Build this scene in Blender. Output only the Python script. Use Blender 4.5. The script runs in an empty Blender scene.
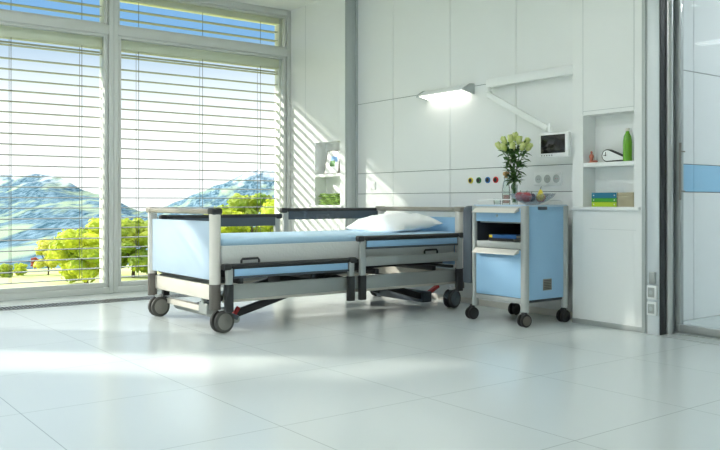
import bpy, bmesh, math, random
from mathutils import Vector, Matrix, noise, Quaternion
PI = math.pi
S = bpy.context.scene
COL = S.collection
rnd = random.Random(7)

# ------------------------------------------------------------------ materials
def lin(c):
    return tuple(((v / 255) / 12.92 if v / 255 <= .04045 else (((v / 255) + .055) / 1.055) ** 2.4) for v in c) + (1,)

def newmat(name):
    m = bpy.data.materials.new(name)
    m.use_nodes = True
    nt = m.node_tree
    return m, nt, nt.nodes['Principled BSDF']

def mat(name, rgb, rough=.5, metal=0, var=.04, vscale=6, bump=0, bscale=200, coat=0, emit=0, trans=0, spec=None, sheen=0):
    m, nt, b = newmat(name)
    L = nt.links
    base = lin(rgb)
    tc = nt.nodes.new('ShaderNodeTexCoord')
    n = nt.nodes.new('ShaderNodeTexNoise')
    n.inputs['Scale'].default_value = vscale
    n.inputs['Detail'].default_value = 3
    L.new(tc.outputs['Object'], n.inputs['Vector'])
    mix = nt.nodes.new('ShaderNodeMix')
    mix.data_type = 'RGBA'
    mix.inputs[6].default_value = tuple(c * (1 - var) for c in base[:3]) + (1,)
    mix.inputs[7].default_value = tuple(min(1, c * (1 + var)) for c in base[:3]) + (1,)
    L.new(n.outputs['Fac'], mix.inputs[0])
    L.new(mix.outputs[2], b.inputs['Base Color'])
    b.inputs['Roughness'].default_value = rough
    b.inputs['Metallic'].default_value = metal
    b.inputs['Coat Weight'].default_value = coat
    if spec is not None:
        b.inputs['Specular IOR Level'].default_value = spec
    if sheen:
        b.inputs['Sheen Weight'].default_value = sheen
    if trans:
        b.inputs['Transmission Weight'].default_value = trans
    if emit:
        b.inputs['Emission Color'].default_value = base
        b.inputs['Emission Strength'].default_value = emit
    if bump:
        n2 = nt.nodes.new('ShaderNodeTexNoise')
        n2.inputs['Scale'].default_value = bscale
        n2.inputs['Detail'].default_value = 4
        L.new(tc.outputs['Object'], n2.inputs['Vector'])
        bp = nt.nodes.new('ShaderNodeBump')
        bp.inputs['Strength'].default_value = bump
        bp.inputs['Distance'].default_value = .01
        L.new(n2.outputs['Fac'], bp.inputs['Height'])
        L.new(bp.outputs['Normal'], b.inputs['Normal'])
    return m

def glass_mat(name, tint=(.97, .985, .98), refl=.6, rough=.0):
    m = bpy.data.materials.new(name)
    m.use_nodes = True
    nt = m.node_tree
    nt.nodes.remove(nt.nodes['Principled BSDF'])
    out = nt.nodes['Material Output']
    t = nt.nodes.new('ShaderNodeBsdfTransparent')
    t.inputs[0].default_value = tuple(tint) + (1,)
    g = nt.nodes.new('ShaderNodeBsdfGlossy')
    g.inputs['Roughness'].default_value = rough
    lw = nt.nodes.new('ShaderNodeLayerWeight')
    lw.inputs[0].default_value = .25
    mm = nt.nodes.new('ShaderNodeMath')
    mm.operation = 'MULTIPLY'
    mm.inputs[1].default_value = refl
    mx = nt.nodes.new('ShaderNodeMixShader')
    nt.links.new(lw.outputs['Fresnel'], mm.inputs[0])
    nt.links.new(mm.outputs[0], mx.inputs[0])
    nt.links.new(t.outputs[0], mx.inputs[1])
    nt.links.new(g.outputs[0], mx.inputs[2])
    nt.links.new(mx.outputs[0], out.inputs['Surface'])
    return m

def leaf_mat(name, a, b2, scale=3.0, transl=.35):
    m, nt, b = newmat(name)
    L = nt.links
    tc = nt.nodes.new('ShaderNodeTexCoord')
    n = nt.nodes.new('ShaderNodeTexNoise')
    n.inputs['Scale'].default_value = scale
    n.inputs['Detail'].default_value = 5
    L.new(tc.outputs['Object'], n.inputs['Vector'])
    r = nt.nodes.new('ShaderNodeValToRGB')
    r.color_ramp.elements[0].position = .35
    r.color_ramp.elements[0].color = lin(a)
    r.color_ramp.elements[1].position = .65
    r.color_ramp.elements[1].color = lin(b2)
    L.new(n.outputs['Fac'], r.inputs['Fac'])
    L.new(r.outputs['Color'], b.inputs['Base Color'])
    b.inputs['Roughness'].default_value = .6
    tr = nt.nodes.new('ShaderNodeBsdfTranslucent')
    L.new(r.outputs['Color'], tr.inputs[0])
    mx = nt.nodes.new('ShaderNodeMixShader')
    mx.inputs[0].default_value = transl
    L.new(b.outputs[0], mx.inputs[1])
    L.new(tr.outputs[0], mx.inputs[2])
    L.new(mx.outputs[0], nt.nodes['Material Output'].inputs['Surface'])
    return m

M = {}
M['wall'] = mat('white_wall_panel', (235, 237, 237), .42, var=.01)
M['column'] = mat('white_lacquer', (237, 239, 238), .35, var=.01)
M['ceiling'] = mat('white_plaster', (240, 240, 238), .8, var=.01)
M['joint'] = mat('panel_joint', (95, 104, 104), .6)
M['alu'] = mat('anodised_aluminium', (178, 182, 181), .4, .4, var=.03)
M['alu_light'] = mat('pale_aluminium', (228, 224, 217), .4, .2, var=.03)
M['frame'] = mat('window_frame_grey', (208, 211, 208), .4, .1, var=.02)
M['chrome'] = mat('chrome', (215, 215, 215), .3, 1.0, var=.01)
M['strip'] = mat('grey_metal_strip', (184, 190, 190), .4, .2, var=.03)
M['stub'] = mat('pale_grey_panel', (214, 220, 224), .35, .2, var=.01)
M['dark'] = mat('dark_plastic', (44, 45, 47), .45, var=.08)
M['slate'] = mat('slate_plastic', (74, 84, 94), .4, var=.05)
M['brown'] = mat('taupe_plastic', (104, 99, 93), .45, var=.05)
M['taupe'] = mat('taupe_bar', (160, 154, 143), .4, .1, var=.05)
M['blue'] = mat('light_blue_laminate', (152, 194, 228), .4, var=.02)
M['blue_pale'] = mat('pale_blue_laminate', (188, 208, 228), .4, var=.02)
M['cream'] = mat('cream_metal', (226, 221, 210), .4, .1, var=.03)
M['board'] = mat('silver_grey_board', (168, 172, 170), .4, .45, var=.03)
M['sheet'] = mat('blue_sheet', (176, 210, 234), .85, var=.04, bump=.25, bscale=40, sheen=.2)
M['mattress'] = mat('grey_mattress', (226, 228, 226), .85, var=.03, bump=.2, bscale=60)
M['pillow'] = mat('white_cotton', (249, 250, 252), .9, var=.02, bump=.15, bscale=90)
M['tyre'] = mat('grey_rubber', (76, 75, 72), .55, var=.06)
M['tyre_black'] = mat('black_rubber', (34, 34, 34), .5, var=.08)
M['hub'] = mat('wheel_hub_grey', (136, 134, 128), .5, var=.05)
M['red'] = mat('red_lever', (186, 30, 28), .4)
M['slat'] = mat('blind_slat_grey', (150, 152, 149), .45, var=.02)
M['head'] = mat('blind_headbox_cream', (244, 243, 222), .6, var=.03)
M['cord'] = mat('grey_ladder_cord', (96, 100, 98), .7)
M['steel'] = mat('grille_steel', (150, 152, 150), .35, .8)
M['pit'] = mat('grille_pit', (30, 31, 32), .8)
M['interior'] = mat('cabinet_interior', (52, 58, 66), .6)
M['white'] = mat('white_plastic', (238, 240, 240), .35, var=.01)
M['screen'] = mat('dark_screen', (26, 26, 30), .12)
M['button'] = mat('grey_button', (120, 124, 126), .5)
M['lamp_on'] = mat('lit_diffuser', (255, 250, 240), .5, emit=3.6)
M['wood'] = mat('cork_stopper', (196, 158, 104), .7, var=.12, vscale=60)
M['green_gloss'] = mat('green_bottle', (104, 168, 34), .25, coat=.4)
M['copper'] = mat('copper_figure', (205, 128, 110), .35, .5)
M['ink'] = mat('black_ink', (22, 22, 24), .5)
M['towel'] = mat('green_terry', (116, 156, 28), .95, var=.18, vscale=40, bump=.8, bscale=140, sheen=.4)
M['b_teal'] = mat('teal_cover', (34, 120, 150), .45)
M['b_green'] = mat('green_cover', (70, 160, 50), .45)
M['b_lime'] = mat('lime_cover', (180, 210, 40), .45)
M['paper'] = mat('page_paper', (232, 226, 208), .9)
M['beige'] = mat('beige_linen', (176, 168, 142), .85, bump=.3, bscale=250)
M['b_navy'] = mat('navy_cover', (38, 92, 150), .45)
M['yellow'] = mat('yellow_mark', (226, 200, 40), .5)
M['apple'] = mat('red_apple_skin', (190, 40, 34), .3, var=.3, vscale=9, coat=.3)
M['pear'] = mat('yellow_fruit_skin', (222, 200, 60), .4, var=.12, vscale=12)
M['plum'] = mat('plum_skin', (84, 40, 66), .35, var=.2)
M['lime'] = mat('green_apple_skin', (150, 180, 60), .35, var=.12)
M['stem'] = mat('woody_stem', (80, 62, 36), .8)
M['bloom'] = leaf_mat('cream_green_petals', (206, 220, 124), (234, 238, 176), 30, .3)
M['leaf'] = leaf_mat('rose_leaf', (48, 84, 40), (96, 134, 66), 25, .15)
M['rose_stem'] = mat('rose_stem_green', (66, 104, 44), .5)
M['photo_sky'] = mat('photo_sky', (120, 170, 225), .4)
M['photo_green'] = mat('photo_green', (70, 130, 50), .4)
M['pane'] = glass_mat('window_pane', (.965, .985, .98), .35)
M['door_glass'] = glass_mat('door_glass', (.90, .93, .94), .45, .03)
M['bowl'] = glass_mat('blue_bowl_glass', (.93, .95, .985), .6, .05)
M['vase'] = glass_mat('clear_vase_glass', (.93, .96, .95), .6, .02)
M['bark'] = mat('tree_bark', (92, 78, 60), .9, var=.2, bump=.6, bscale=30)
M['stripe'] = mat('blue_wall_stripe', (150, 200, 232), .4)
M['gas_y'] = mat('yellow_outlet_ring', (222, 200, 50), .4)
M['gas_g'] = mat('green_outlet_ring', (40, 120, 60), .4)
M['gas_b'] = mat('blue_outlet_ring', (40, 120, 190), .4)
M['gas_r'] = mat('red_outlet_ring', (220, 40, 40), .4)
M['facade'] = mat('facade_render', (216, 214, 206), .8)

# ------------------------------------------------------------------ mesh builder (authored in world metres)
class MB:
    def __init__(s):
        s.bm = bmesh.new()
    def _merge(s, b):
        me = bpy.data.meshes.new('tmp')
        b.to_mesh(me)
        b.free()
        s.bm.from_mesh(me)
        bpy.data.meshes.remove(me)
        return s
    def box(s, x0, x1, y0, y1, z0, z1, bev=.002, seg=2, rot=None):
        b = bmesh.new()
        bmesh.ops.create_cube(b, size=1)
        sx, sy, sz = abs(x1 - x0), abs(y1 - y0), abs(z1 - z0)
        bmesh.ops.scale(b, vec=(sx, sy, sz), verts=b.verts)
        bev = min(bev, .45 * min(sx, sy, sz))
        if bev > 0:
            bmesh.ops.bevel(b, geom=list(b.edges), offset=bev, segments=seg, profile=.5, affect='EDGES')
        if rot is not None:
            bmesh.ops.rotate(b, verts=b.verts, cent=(0, 0, 0), matrix=rot)
        bmesh.ops.translate(b, vec=((x0 + x1) / 2, (y0 + y1) / 2, (z0 + z1) / 2), verts=b.verts)
        return s._merge(b)
    def bar(s, p, q, w, h, bev=.002, up=(0, 0, 1)):
        p, q = Vector(p), Vector(q)
        d = (q - p)
        l = d.length
        d.normalize()
        x = d.cross(Vector(up)).normalized()
        z = x.cross(d)
        R = Matrix((x, d, z)).transposed()
        c = (p + q) / 2
        return s.box(c.x - w / 2, c.x + w / 2, c.y - l / 2, c.y + l / 2, c.z - h / 2, c.z + h / 2, bev, rot=R)
    def cyl(s, p, q, r0, r1=None, n=24, bev=0):
        r1 = r0 if r1 is None else r1
        p, q = Vector(p), Vector(q)
        d = q - p
        b = bmesh.new()
        bmesh.ops.create_cone(b, cap_ends=True, segments=n, radius1=r0, radius2=r1, depth=d.length)
        if bev:
            es = [e for e in b.edges if abs(abs(e.verts[0].co.z) - d.length / 2) < 1e-6 and abs(e.verts[0].co.z - e.verts[1].co.z) < 1e-6]
            bmesh.ops.bevel(b, geom=es, offset=bev, segments=2, profile=.5, affect='EDGES')
        R = Vector((0, 0, 1)).rotation_difference(d.normalized()).to_matrix()
        bmesh.ops.rotate(b, verts=b.verts, cent=(0, 0, 0), matrix=R)
        bmesh.ops.translate(b, vec=(p + q) / 2, verts=b.verts)
        return s._merge(b)
    def tube(s, pts, r, n=10, cap=True, rr=None):
        pts = [Vector(p) for p in pts]
        rings = []
        t0 = None
        side = None
        for i, p in enumerate(pts):
            t = (pts[min(i + 1, len(pts) - 1)] - pts[max(i - 1, 0)]).normalized()
            if side is None:
                side = t.orthogonal().normalized()
            else:
                side = (side - t * side.dot(t)).normalized()
            o = t.cross(side)
            ri = rr[i] if rr else r
            rings.append([s.bm.verts.new(p + (side * math.cos(a) + o * math.sin(a)) * ri) for a in [2 * PI * k / n for k in range(n)]])
        for a, b in zip(rings, rings[1:]):
            for k in range(n):
                s.bm.faces.new((a[k], a[(k + 1) % n], b[(k + 1) % n], b[k]))
        if cap:
            s.bm.faces.new(rings[0][::-1])
            s.bm.faces.new(rings[-1])
        return s
    def lathe(s, prof, c, n=28, axis=None):
        R = Vector((0, 0, 1)).rotation_difference(Vector(axis)).to_matrix() if axis else Matrix.Identity(3)
        c = Vector(c)
        rings = []
        for r, z in prof:
            if r < 1e-5:
                rings.append([s.bm.verts.new(c + R @ Vector((0, 0, z)))])
            else:
                rings.append([s.bm.verts.new(c + R @ Vector((r * math.cos(2 * PI * k / n), r * math.sin(2 * PI * k / n), z))) for k in range(n)])
        for a, b in zip(rings, rings[1:]):
            for k in range(n):
                k2 = (k + 1) % n
                if len(a) == 1 and len(b) == 1:
                    continue
                if len(a) == 1:
                    s.bm.faces.new((a[0], b[k2], b[k]))
                elif len(b) == 1:
                    s.bm.faces.new((a[k], a[k2], b[0]))
                else:
                    s.bm.faces.new((a[k], a[k2], b[k2], b[k]))
        return s
    def prism(s, poly, axis, a, b, bev=0):
        """poly: 2D points in the plane normal to axis (x: (y,z); y: (x,z); z: (x,y))"""
        t = bmesh.new()
        def P(u, v, w):
            return {'x': (w, u, v), 'y': (u, w, v), 'z': (u, v, w)}[axis]
        A = [t.verts.new(P(u, v, a)) for u, v in poly]
        B = [t.verts.new(P(u, v, b)) for u, v in poly]
        n = len(poly)
        t.faces.new(A)
        t.faces.new(B[::-1])
        for k in range(n):
            t.faces.new((A[k], B[k], B[(k + 1) % n], A[(k + 1) % n]))
        bmesh.ops.recalc_face_normals(t, faces=t.faces)
        if bev:
            bmesh.ops.bevel(t, geom=list(t.edges), offset=bev, segments=2, profile=.5, affect='EDGES')
        return s._merge(t)
    def ball(s, c, r, sc=(1, 1, 1), sub=3):
        b = bmesh.new()
        bmesh.ops.create_icosphere(b, subdivisions=sub, radius=r)
        bmesh.ops.scale(b, vec=sc, verts=b.verts)
        bmesh.ops.translate(b, vec=c, verts=b.verts)
        return s._merge(b)
    def poly(s, pts):
        s.bm.faces.new([s.bm.verts.new(p) for p in pts])
        return s
    def build(s, name, m, parent=None, origin=None, ang=35, smooth=True):
        org = Vector(ORG.get(parent.name, (0, 0, 0))) if parent else Vector(origin or (0, 0, 0))
        bmesh.ops.translate(s.bm, vec=-org, verts=s.bm.verts)
        bmesh.ops.recalc_face_normals(s.bm, faces=s.bm.faces) if smooth else None
        me = bpy.data.meshes.new(name)
        s.bm.to_mesh(me)
        s.bm.free()
        for mm in (m if isinstance(m, (list, tuple)) else [m]):
            me.materials.append(mm)
        if smooth:
            me.polygons.foreach_set('use_smooth', [True] * len(me.polygons))
            me.set_sharp_from_angle(angle=math.radians(ang))
        o = bpy.data.objects.new(name, me)
        COL.objects.link(o)
        if parent:
            o.parent = parent
            ORG[o.name] = tuple(org)
        else:
            o.location = org
            ORG[o.name] = tuple(org)
        return o
ORG = {}
def tag(o, label, cat, group=None, kind=None):
    if label: o['label'] = label
    if cat: o['category'] = cat
    if group: o['group'] = group
    if kind: o['kind'] = kind
    return o
def thing(name, label, cat, loc, group=None, kind=None):
    o = bpy.data.objects.new(name, None)
    COL.objects.link(o)
    o.location = loc
    o.empty_display_size = .1
    ORG[o.name] = tuple(loc)
    return tag(o, label, cat, group, kind)
def part(o, label):
    o['label'] = label
    return o

# ------------------------------------------------------------------ setting
XW, YB, YC, HC = -7.774, 5.035, 4.88, 3.067       # window plane, bedhead wall, column fronts, ceiling

# floor with large white tiles
m, nt, b = newmat('white_floor_tiles')
L = nt.links
tc = nt.nodes.new('ShaderNodeTexCoord')
sep = nt.nodes.new('ShaderNodeSeparateXYZ')
L.new(tc.outputs['Object'], sep.inputs[0])
def math_node(nt, op, a, b2=None, c=None):
    n = nt.nodes.new('ShaderNodeMath')
    n.operation = op
    for i, v in enumerate((a, b2, c)):
        if v is None:
            continue
        if isinstance(v, (int, float)):
            n.inputs[i].default_value = v
        else:
            nt.links.new(v, n.inputs[i])
    return n.outputs[0]
def joint_line(co, origin, step, w):
    t = math_node(nt, 'ADD', co, -origin + 200 * step + step / 2)
    t = math_node(nt, 'MODULO', t, step)
    t = math_node(nt, 'SUBTRACT', t, step / 2)
    t = math_node(nt, 'ABSOLUTE', t)
    return math_node(nt, 'LESS_THAN', t, w / 2)
jx = joint_line(sep.outputs['X'], -1.9325, .831, .0045)
jy = joint_line(sep.outputs['Y'], .907, .7805, .0045)
jj = math_node(nt, 'MAXIMUM', jx, jy)
nz = nt.nodes.new('ShaderNodeTexNoise')
nz.inputs['Scale'].default_value = 1.3
L.new(tc.outputs['Object'], nz.inputs['Vector'])
mx0 = nt.nodes.new('ShaderNodeMix'); mx0.data_type = 'RGBA'
mx0.inputs[6].default_value = lin((208, 215, 215)); mx0.inputs[7].default_value = lin((213, 220, 220))
L.new(nz.outputs['Fac'], mx0.inputs[0])
mx1 = nt.nodes.new('ShaderNodeMix'); mx1.data_type = 'RGBA'
mx1.inputs[7].default_value = lin((172, 180, 180))
L.new(mx0.outputs[2], mx1.inputs[6]); L.new(jj, mx1.inputs[0])
L.new(mx1.outputs[2], b.inputs['Base Color'])
b.inputs['Roughness'].default_value = .2
b.inputs['Specular IOR Level'].default_value = .5
M['floor'] = m
f = MB(); f.box(-7.95, 3.0, -4.0, YB, -.2, 0, 0); f.box(-3.5, 0, YB, 9.2, -.2, 0, 0)
tag(f.build('floor', M['floor'], smooth=False), 'glossy white large tiled floor of the room', 'floor', kind='structure')
c = MB(); c.box(-7.95, 3.0, -4.0, YB + .6, HC, HC + .2, 0); c.box(-3.6, 0, YB + .6, 9.2, HC, HC + .2, 0)
tag(c.build('ceiling', M['ceiling'], smooth=False), 'plain white ceiling above the room', 'ceiling', kind='structure')

# wall with the windows
XO = XW - .12
w = MB()
w.box(XO, XW, -4.0, -2.55, 0, HC, 0)
w.box(XO, XW, -1.42, -.68, 0, HC, 0)
tag(w.build('wall_left', M['column'], smooth=False), 'white wall beside the big windows', 'wall', kind='structure')
w = MB(); w.box(2.6, 3.0, -4.0, 5.2, 0, HC, 0)
tag(w.build('wall_right', M['wall'], smooth=False), 'plain white wall opposite the windows', 'wall', kind='structure')
w = MB(); w.box(-7.95, 3.0, -4.4, -4.0, 0, HC, 0)
tag(w.build('wall_front', M['wall'], smooth=False), 'plain white wall facing the bedhead wall', 'wall', kind='structure')

# bedhead wall: individual panels on a dark backing
w = MB()
xs = [-6.73, -6.138, -5.326, -4.537, -3.84]
zs = [0, .978, 1.188, 1.910, HC]
g = .0025
for x0, x1 in zip(xs, xs[1:]):
    for z0, z1 in zip(zs, zs[1:]):
        w.box(x0 + (g if x0 > -6.7 else 0), x1 - (g if x1 < -3.9 else 0), YB, YB + .02, z0 + g, z1 - g, .0015, 1)
wb = w.build('wall_back', M['wall'], ang=20)
tag(wb, 'white panelled bedhead wall with thin dark joints', 'wall', kind='structure')
j = MB(); j.box(-6.9, -3.7, YB + .008, YB + .3, 0, HC, 0); j.build('joint_backing', M['joint'], wb)

# columns with niches
def column(name, x0, x1, n0, n1, zt, zsh, label):
    w = MB()
    D = YC + .145
    y2 = YB + .22
    w.box(x0, n0, YC, y2, 0, HC, .001, 1)
    w.box(n1, x1, YC, y2, 0, HC, .001, 1)
    w.box(n0, n1, YC, y2, 0, .845, 0)
    w.box(n0, n1, YC, y2, zt, HC, 0)
    w.box(n0, n1, D, y2, .845, zt, 0)
    o = w.build(name, M['column'], ang=20)
    tag(o, label, 'wall', kind='structure')
    s = MB()
    s.box(n0 + .001, n1 - .001, YC + .002, D, zsh - .016, zsh + .016, .002)
    s.build('shelf', M['column'], o)
    s = MB()
    s.box(n0 - .085, n1 + .055, YC - .028, D, .838, .862, .003)
    s.build('ledge', M['column'], o)
    return o
cr = column('wall_back_right', -3.84, -3.247, -3.745, -3.315, 1.532, 1.168, 'white pillar with niche shelves beside the sliding door')
cl = column('wall_back_left', XW, -6.73, -7.286, -6.819, 1.535, 1.178, 'white sunlit pillar with niche shelves in the window corner')
s = MB()
for x in (-3.745, -3.315):
    s.box(x - .0015, x + .0015, YC - .0012, YC + .001, 1.535, HC, 0)
s.box(-3.745, -3.315, YC - .0012, YC + .001, 1.56, 1.563, 0)
s.box(-3.69, -3.30, YC - .0012, YC + .001, .70, .7015, 0)
s.build('panel_joint', M['strip'], cr)
s = MB(); s.box(XW + .3, XW + .302, YC - .0012, YC + .001, 1.6, HC, 0); s.build('panel_joint', M['strip'], cl)

t = MB()
t.box(-6.73, -6.722, YC, YC + .012, 0, HC, .001); t.box(-6.732, -6.716, YC + .014, YC + .085, 0, HC, .002)
t.box(-6.732, -6.722, YC + .09, YC + .125, 0, HC, .002); t.box(-6.732, -6.712, YC + .128, YB, 0, HC, .002)
tag(t.build('trim_1', M['strip']), 'grey metal edge strip on the window side pillar', 'trim', kind='structure')
t = MB()
t.box(-3.247, -3.236, YC - .012, YC + .3, 0, HC, .002); t.box(-3.233, -3.214, YC - .018, YC + .3, 0, HC, .003)
t.box(-3.211, -3.2, YC - .012, YC + .3, 0, HC, .002)
tag(t.build('trim_2', M['strip']), 'ribbed grey metal strip between pillar and sliding door', 'trim', kind='structure')
t = MB(); t.box(-3.2, -3.112, YC - .016, YB + .07, 0, HC, .002)
tag(t.build('wall_door', M['stub']), 'narrow pale grey wall strip carrying the low sockets', 'wall', kind='structure')
t = MB(); t.box(-3.112, -3.106, YC - .01, YC + .06, 0, HC, .001)
tag(t.build('trim_3', M['dark']), 'dark seal strip beside the chrome door post', 'trim', kind='structure')
t = MB(); t.cyl((-3.108, YC + .095, 0), (-3.108, YC + .095, HC), .026, n=32)
tag(t.build('trim_4', M['chrome']), 'round chrome door post', 'trim', kind='structure')
t = MB(); t.box(-3.84, -3.247, YC - .012, YC + .01, 0, .035, .002)
tag(t.build('baseboard_right', M['alu']), 'low metal baseboard under the niche pillar by the door', 'baseboard', kind='structure')
t = MB(); t.box(-6.73, -3.84, YB - .012, YB + .01, 0, .05, .002)
tag(t.build('baseboard_back', M['alu_light']), 'pale baseboard along the bedhead wall', 'baseboard', kind='structure')

# wall right of the door and lintel, corridor beyond
w = MB(); w.box(-1.2, 3.0, YC, YC + .3, 0, HC, 0)
w.box(-3.112, -1.2, YC + .02, YB + .1, 2.75, HC, 0)
tag(w.build('wall_back_beyond', M['wall'], smooth=False), 'white wall on the far side of the sliding door', 'wall', kind='structure')
w = MB()
g = .003
cy = [5.3, 5.73, 6.6, 7.5, 8.4, 9.2]
cz = [0, .972, 1.182, 1.889, HC]
for y0, y1 in zip(cy, cy[1:]):
    for k, (z0, z1) in enumerate(zip(cz, cz[1:])):
        if k != 1:
            w.box(-3.39, -3.37, y0 + g, y1 - g, z0 + g, z1 - g, .001, 1)
wc = w.build('wall_corridor', M['wall'], ang=20)
tag(wc, 'panelled corridor wall behind the glass door', 'wall', kind='structure')
w = MB()
for y0, y1 in zip(cy, cy[1:]):
    w.box(-3.39, -3.37, y0 + .001, y1 - .001, .975, 1.179, .001, 1)
part(w.build('blue_stripe', M['stripe'], wc), 'light blue band along the corridor wall')
w = MB(); w.box(-3.6, -3.38, 5.2, 9.2, 0, HC, 0); w.build('joint_backing', M['joint'], wc)
w = MB(); w.box(-.35, 0, 5.1, 9.2, 0, HC, 0); w.box(-3.6, 0, 9.2, 9.4, 0, HC, 0)
tag(w.build('wall_corridor_end', M['wall'], smooth=False), 'white corridor wall deep behind the glass door', 'wall', kind='structure')

# sliding glass door
d = thing('door_1', 'sliding glass door with metal frame at the right', 'door', (-2.2, 5.06, 0), kind='structure')
s = MB()
s.box(-3.106, -3.065, 5.035, 5.085, .06, 2.75, .004); s.box(-1.3, -1.2, 5.035, 5.085, .06, 2.75, .004)
s.box(-3.065, -1.3, 5.035, 5.085, .012, .06, .004); s.box(-3.065, -1.3, 5.035, 5.085, 2.70, 2.75, .004)
s.box(-3.106, -3.065, 5.035, 5.085, .012, .06, .004)
s.build('door_frame', M['alu'], d)
s = MB(); s.box(-3.065, -1.3, 5.056, 5.064, .06, 2.70, 0)
s.build('glass_pane', M['door_glass'], d)
s = MB()
s.cyl((-3.04, 5.0, .91), (-3.04, 5.0, 1.297), .009, n=16, bev=.001)
for z in (.97, 1.24):
    s.cyl((-3.04, 5.0, z), (-3.04, 5.056, z), .005, n=10)
part(s.build('door_handle', M['hub'], d), 'slim vertical grey bar handle')
t = MB()
t.box(-3.11, -1.2, 5.09, 5.11, 0, .006, .001); t.box(-3.2, -.9, 4.835, 4.85, 0, .003, .001)
t.box(-3.11, -1.2, 5.0, 5.02, 0, .006, .001)
tag(t.build('trim_5', M['strip']), 'metal floor track of the sliding door', 'trim', kind='structure')

# ---- windows
def window(name, y0, y1, label, right=True):
    o = thing(name, label, 'window', (XW, y0, 0), kind='structure')
    s = MB()
    xi = XW
    xa, xb = XW - .10, XW + .0
    # outer frame: sill, head, transom, jambs
    s.box(xa + .002, xb - .001, y0 + .044, y1 - .044, 0, .06, .004)
    s.box(xa + .002, xb - .001, y0 + .044, y1 - .044, 3.0, HC, .004)
    s.box(xa + .002, xb - .004, y0 + .044, y1 - .044, 2.54, 2.628, .004)
    s.box(xa, xb, y0 + .0005, y0 + .045, 0, HC, .004)
    s.box(xa, xb, y1 - .045, y1 - .0005, 0, HC, .004)
    s.build('window_frame', M['frame'], o)
    s = MB()
    # sash
    a, b2 = y0 + .05, y1 - .05
    X0, X1 = XW - .085, XW - .022
    s.box(X0 + .001, X1 - .001, a + .034, b2 - .034, .06, .105, .004); s.box(X0 + .001, X1 - .001, a + .034, b2 - .034, 2.512, 2.54, .004)
    s.box(X0, X1, a, a + .035, .06, 2.54, .004); s.box(X0, X1, b2 - .035, b2, .06, 2.54, .004)
    s.box(X0 + .001, X1 - .001, a + .019, b2 - .019, 2.628, 2.65, .004); s.box(X0 + .001, X1 - .001, a + .019, b2 - .019, 2.975, 3.0, .004)
    s.box(X0, X1, a, a + .02, 2.628, 3.0, .004); s.box(X0, X1, b2 - .02, b2, 2.628, 3.0, .004)
    s.build('sash', M['frame'], o)
    s = MB()
    s.box(XW - .058, XW - .05, a + .03, b2 - .03, .1, 2.515, 0)
    s.box(XW - .058, XW - .05, a + .015, b2 - .015, 2.645, 2.98, 0)
    s.build('glass_pane', M['pane'], o)
    return o
window('window_1', -.68, 2.83, 'left tall window with outside blind and mountain view')
window('window_2', 2.83, 4.879, 'tall window with outside blind in the room corner')
window('window_3', -2.55, -1.42, 'narrow window beyond the wall pier')
t = MB(); t.box(XO - .33, XO, -4.4, YB + .6, HC - .02, HC + .3, 0)
t.box(XO - .16, XO + .02, -4.4, YB + .6, -4.5, -.002, 0)
t.box(XO - .16, XO, YC - .0, YB + .6, -.002, HC, 0)
t.box(XO - .16, XO, -1.42, -.68, -.002, HC, 0); t.box(XO - .16, XO, -4.4, -2.55, -.002, HC, 0)
tag(t.build('wall_facade', M['facade'], smooth=False), 'outer facade of the building around the windows', 'wall', kind='structure')

t = MB(); t.box(-10.75, XO - .16, -.7, 9, 3.86, 4.1, 0); t.box(XO - .16, XO, -4.4, YB + .6, HC + .29, 4.1, 0)  # unseen overhang, added to block high sun through part of the windows
tag(t.build('sun_shade_overhang', M['facade'], smooth=False), 'unseen overhang added outside to shade the windows from high sun', 'roof', kind='structure')

# unseen ceiling luminaires, added as fill to brighten room and corridor
def fill_lamp(x, y, lab):
    o = thing('ceiling_fill_light', lab, 'ceiling light', (x, y, HC - .03), 'added ceiling fill lights')
    q = MB()
    for a in (-1, 1):
        q.box(x - .66, x + .66, y + a * .19 - .02, y + a * .19 + .02, HC - .03, HC - .001, .004); q.box(x + a * .64 - .02, x + a * .64 + .02, y - .17, y + .17, HC - .03, HC - .001, .004)
    q.build('frame', M['alu_light'], o)
    q = MB(); q.box(x - .62, x + .62, y - .17, y + .17, HC - .016, HC - .002, 0); q.build('diffuser', M['ceiling_fill_on'], o)
M['ceiling_fill_on'] = mat('fill_light_diffuser', (250, 253, 253), .5, emit=16)
for ix, x in enumerate((-5.4, -2.9)):
    for iy, y in enumerate((-2.4, -.2, 2.0)):
        fill_lamp(x, y, '%s ceiling fill light added in the %s row' % (('window side', 'door side')[ix], ('rear', 'central', 'bed side')[iy]))
fill_lamp(-1.5, 8.2, 'far ceiling fill light added in the corridor behind the glass door')
fill_lamp(-1.9, 6.6, 'near ceiling fill light added in the corridor behind the glass door')

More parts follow.
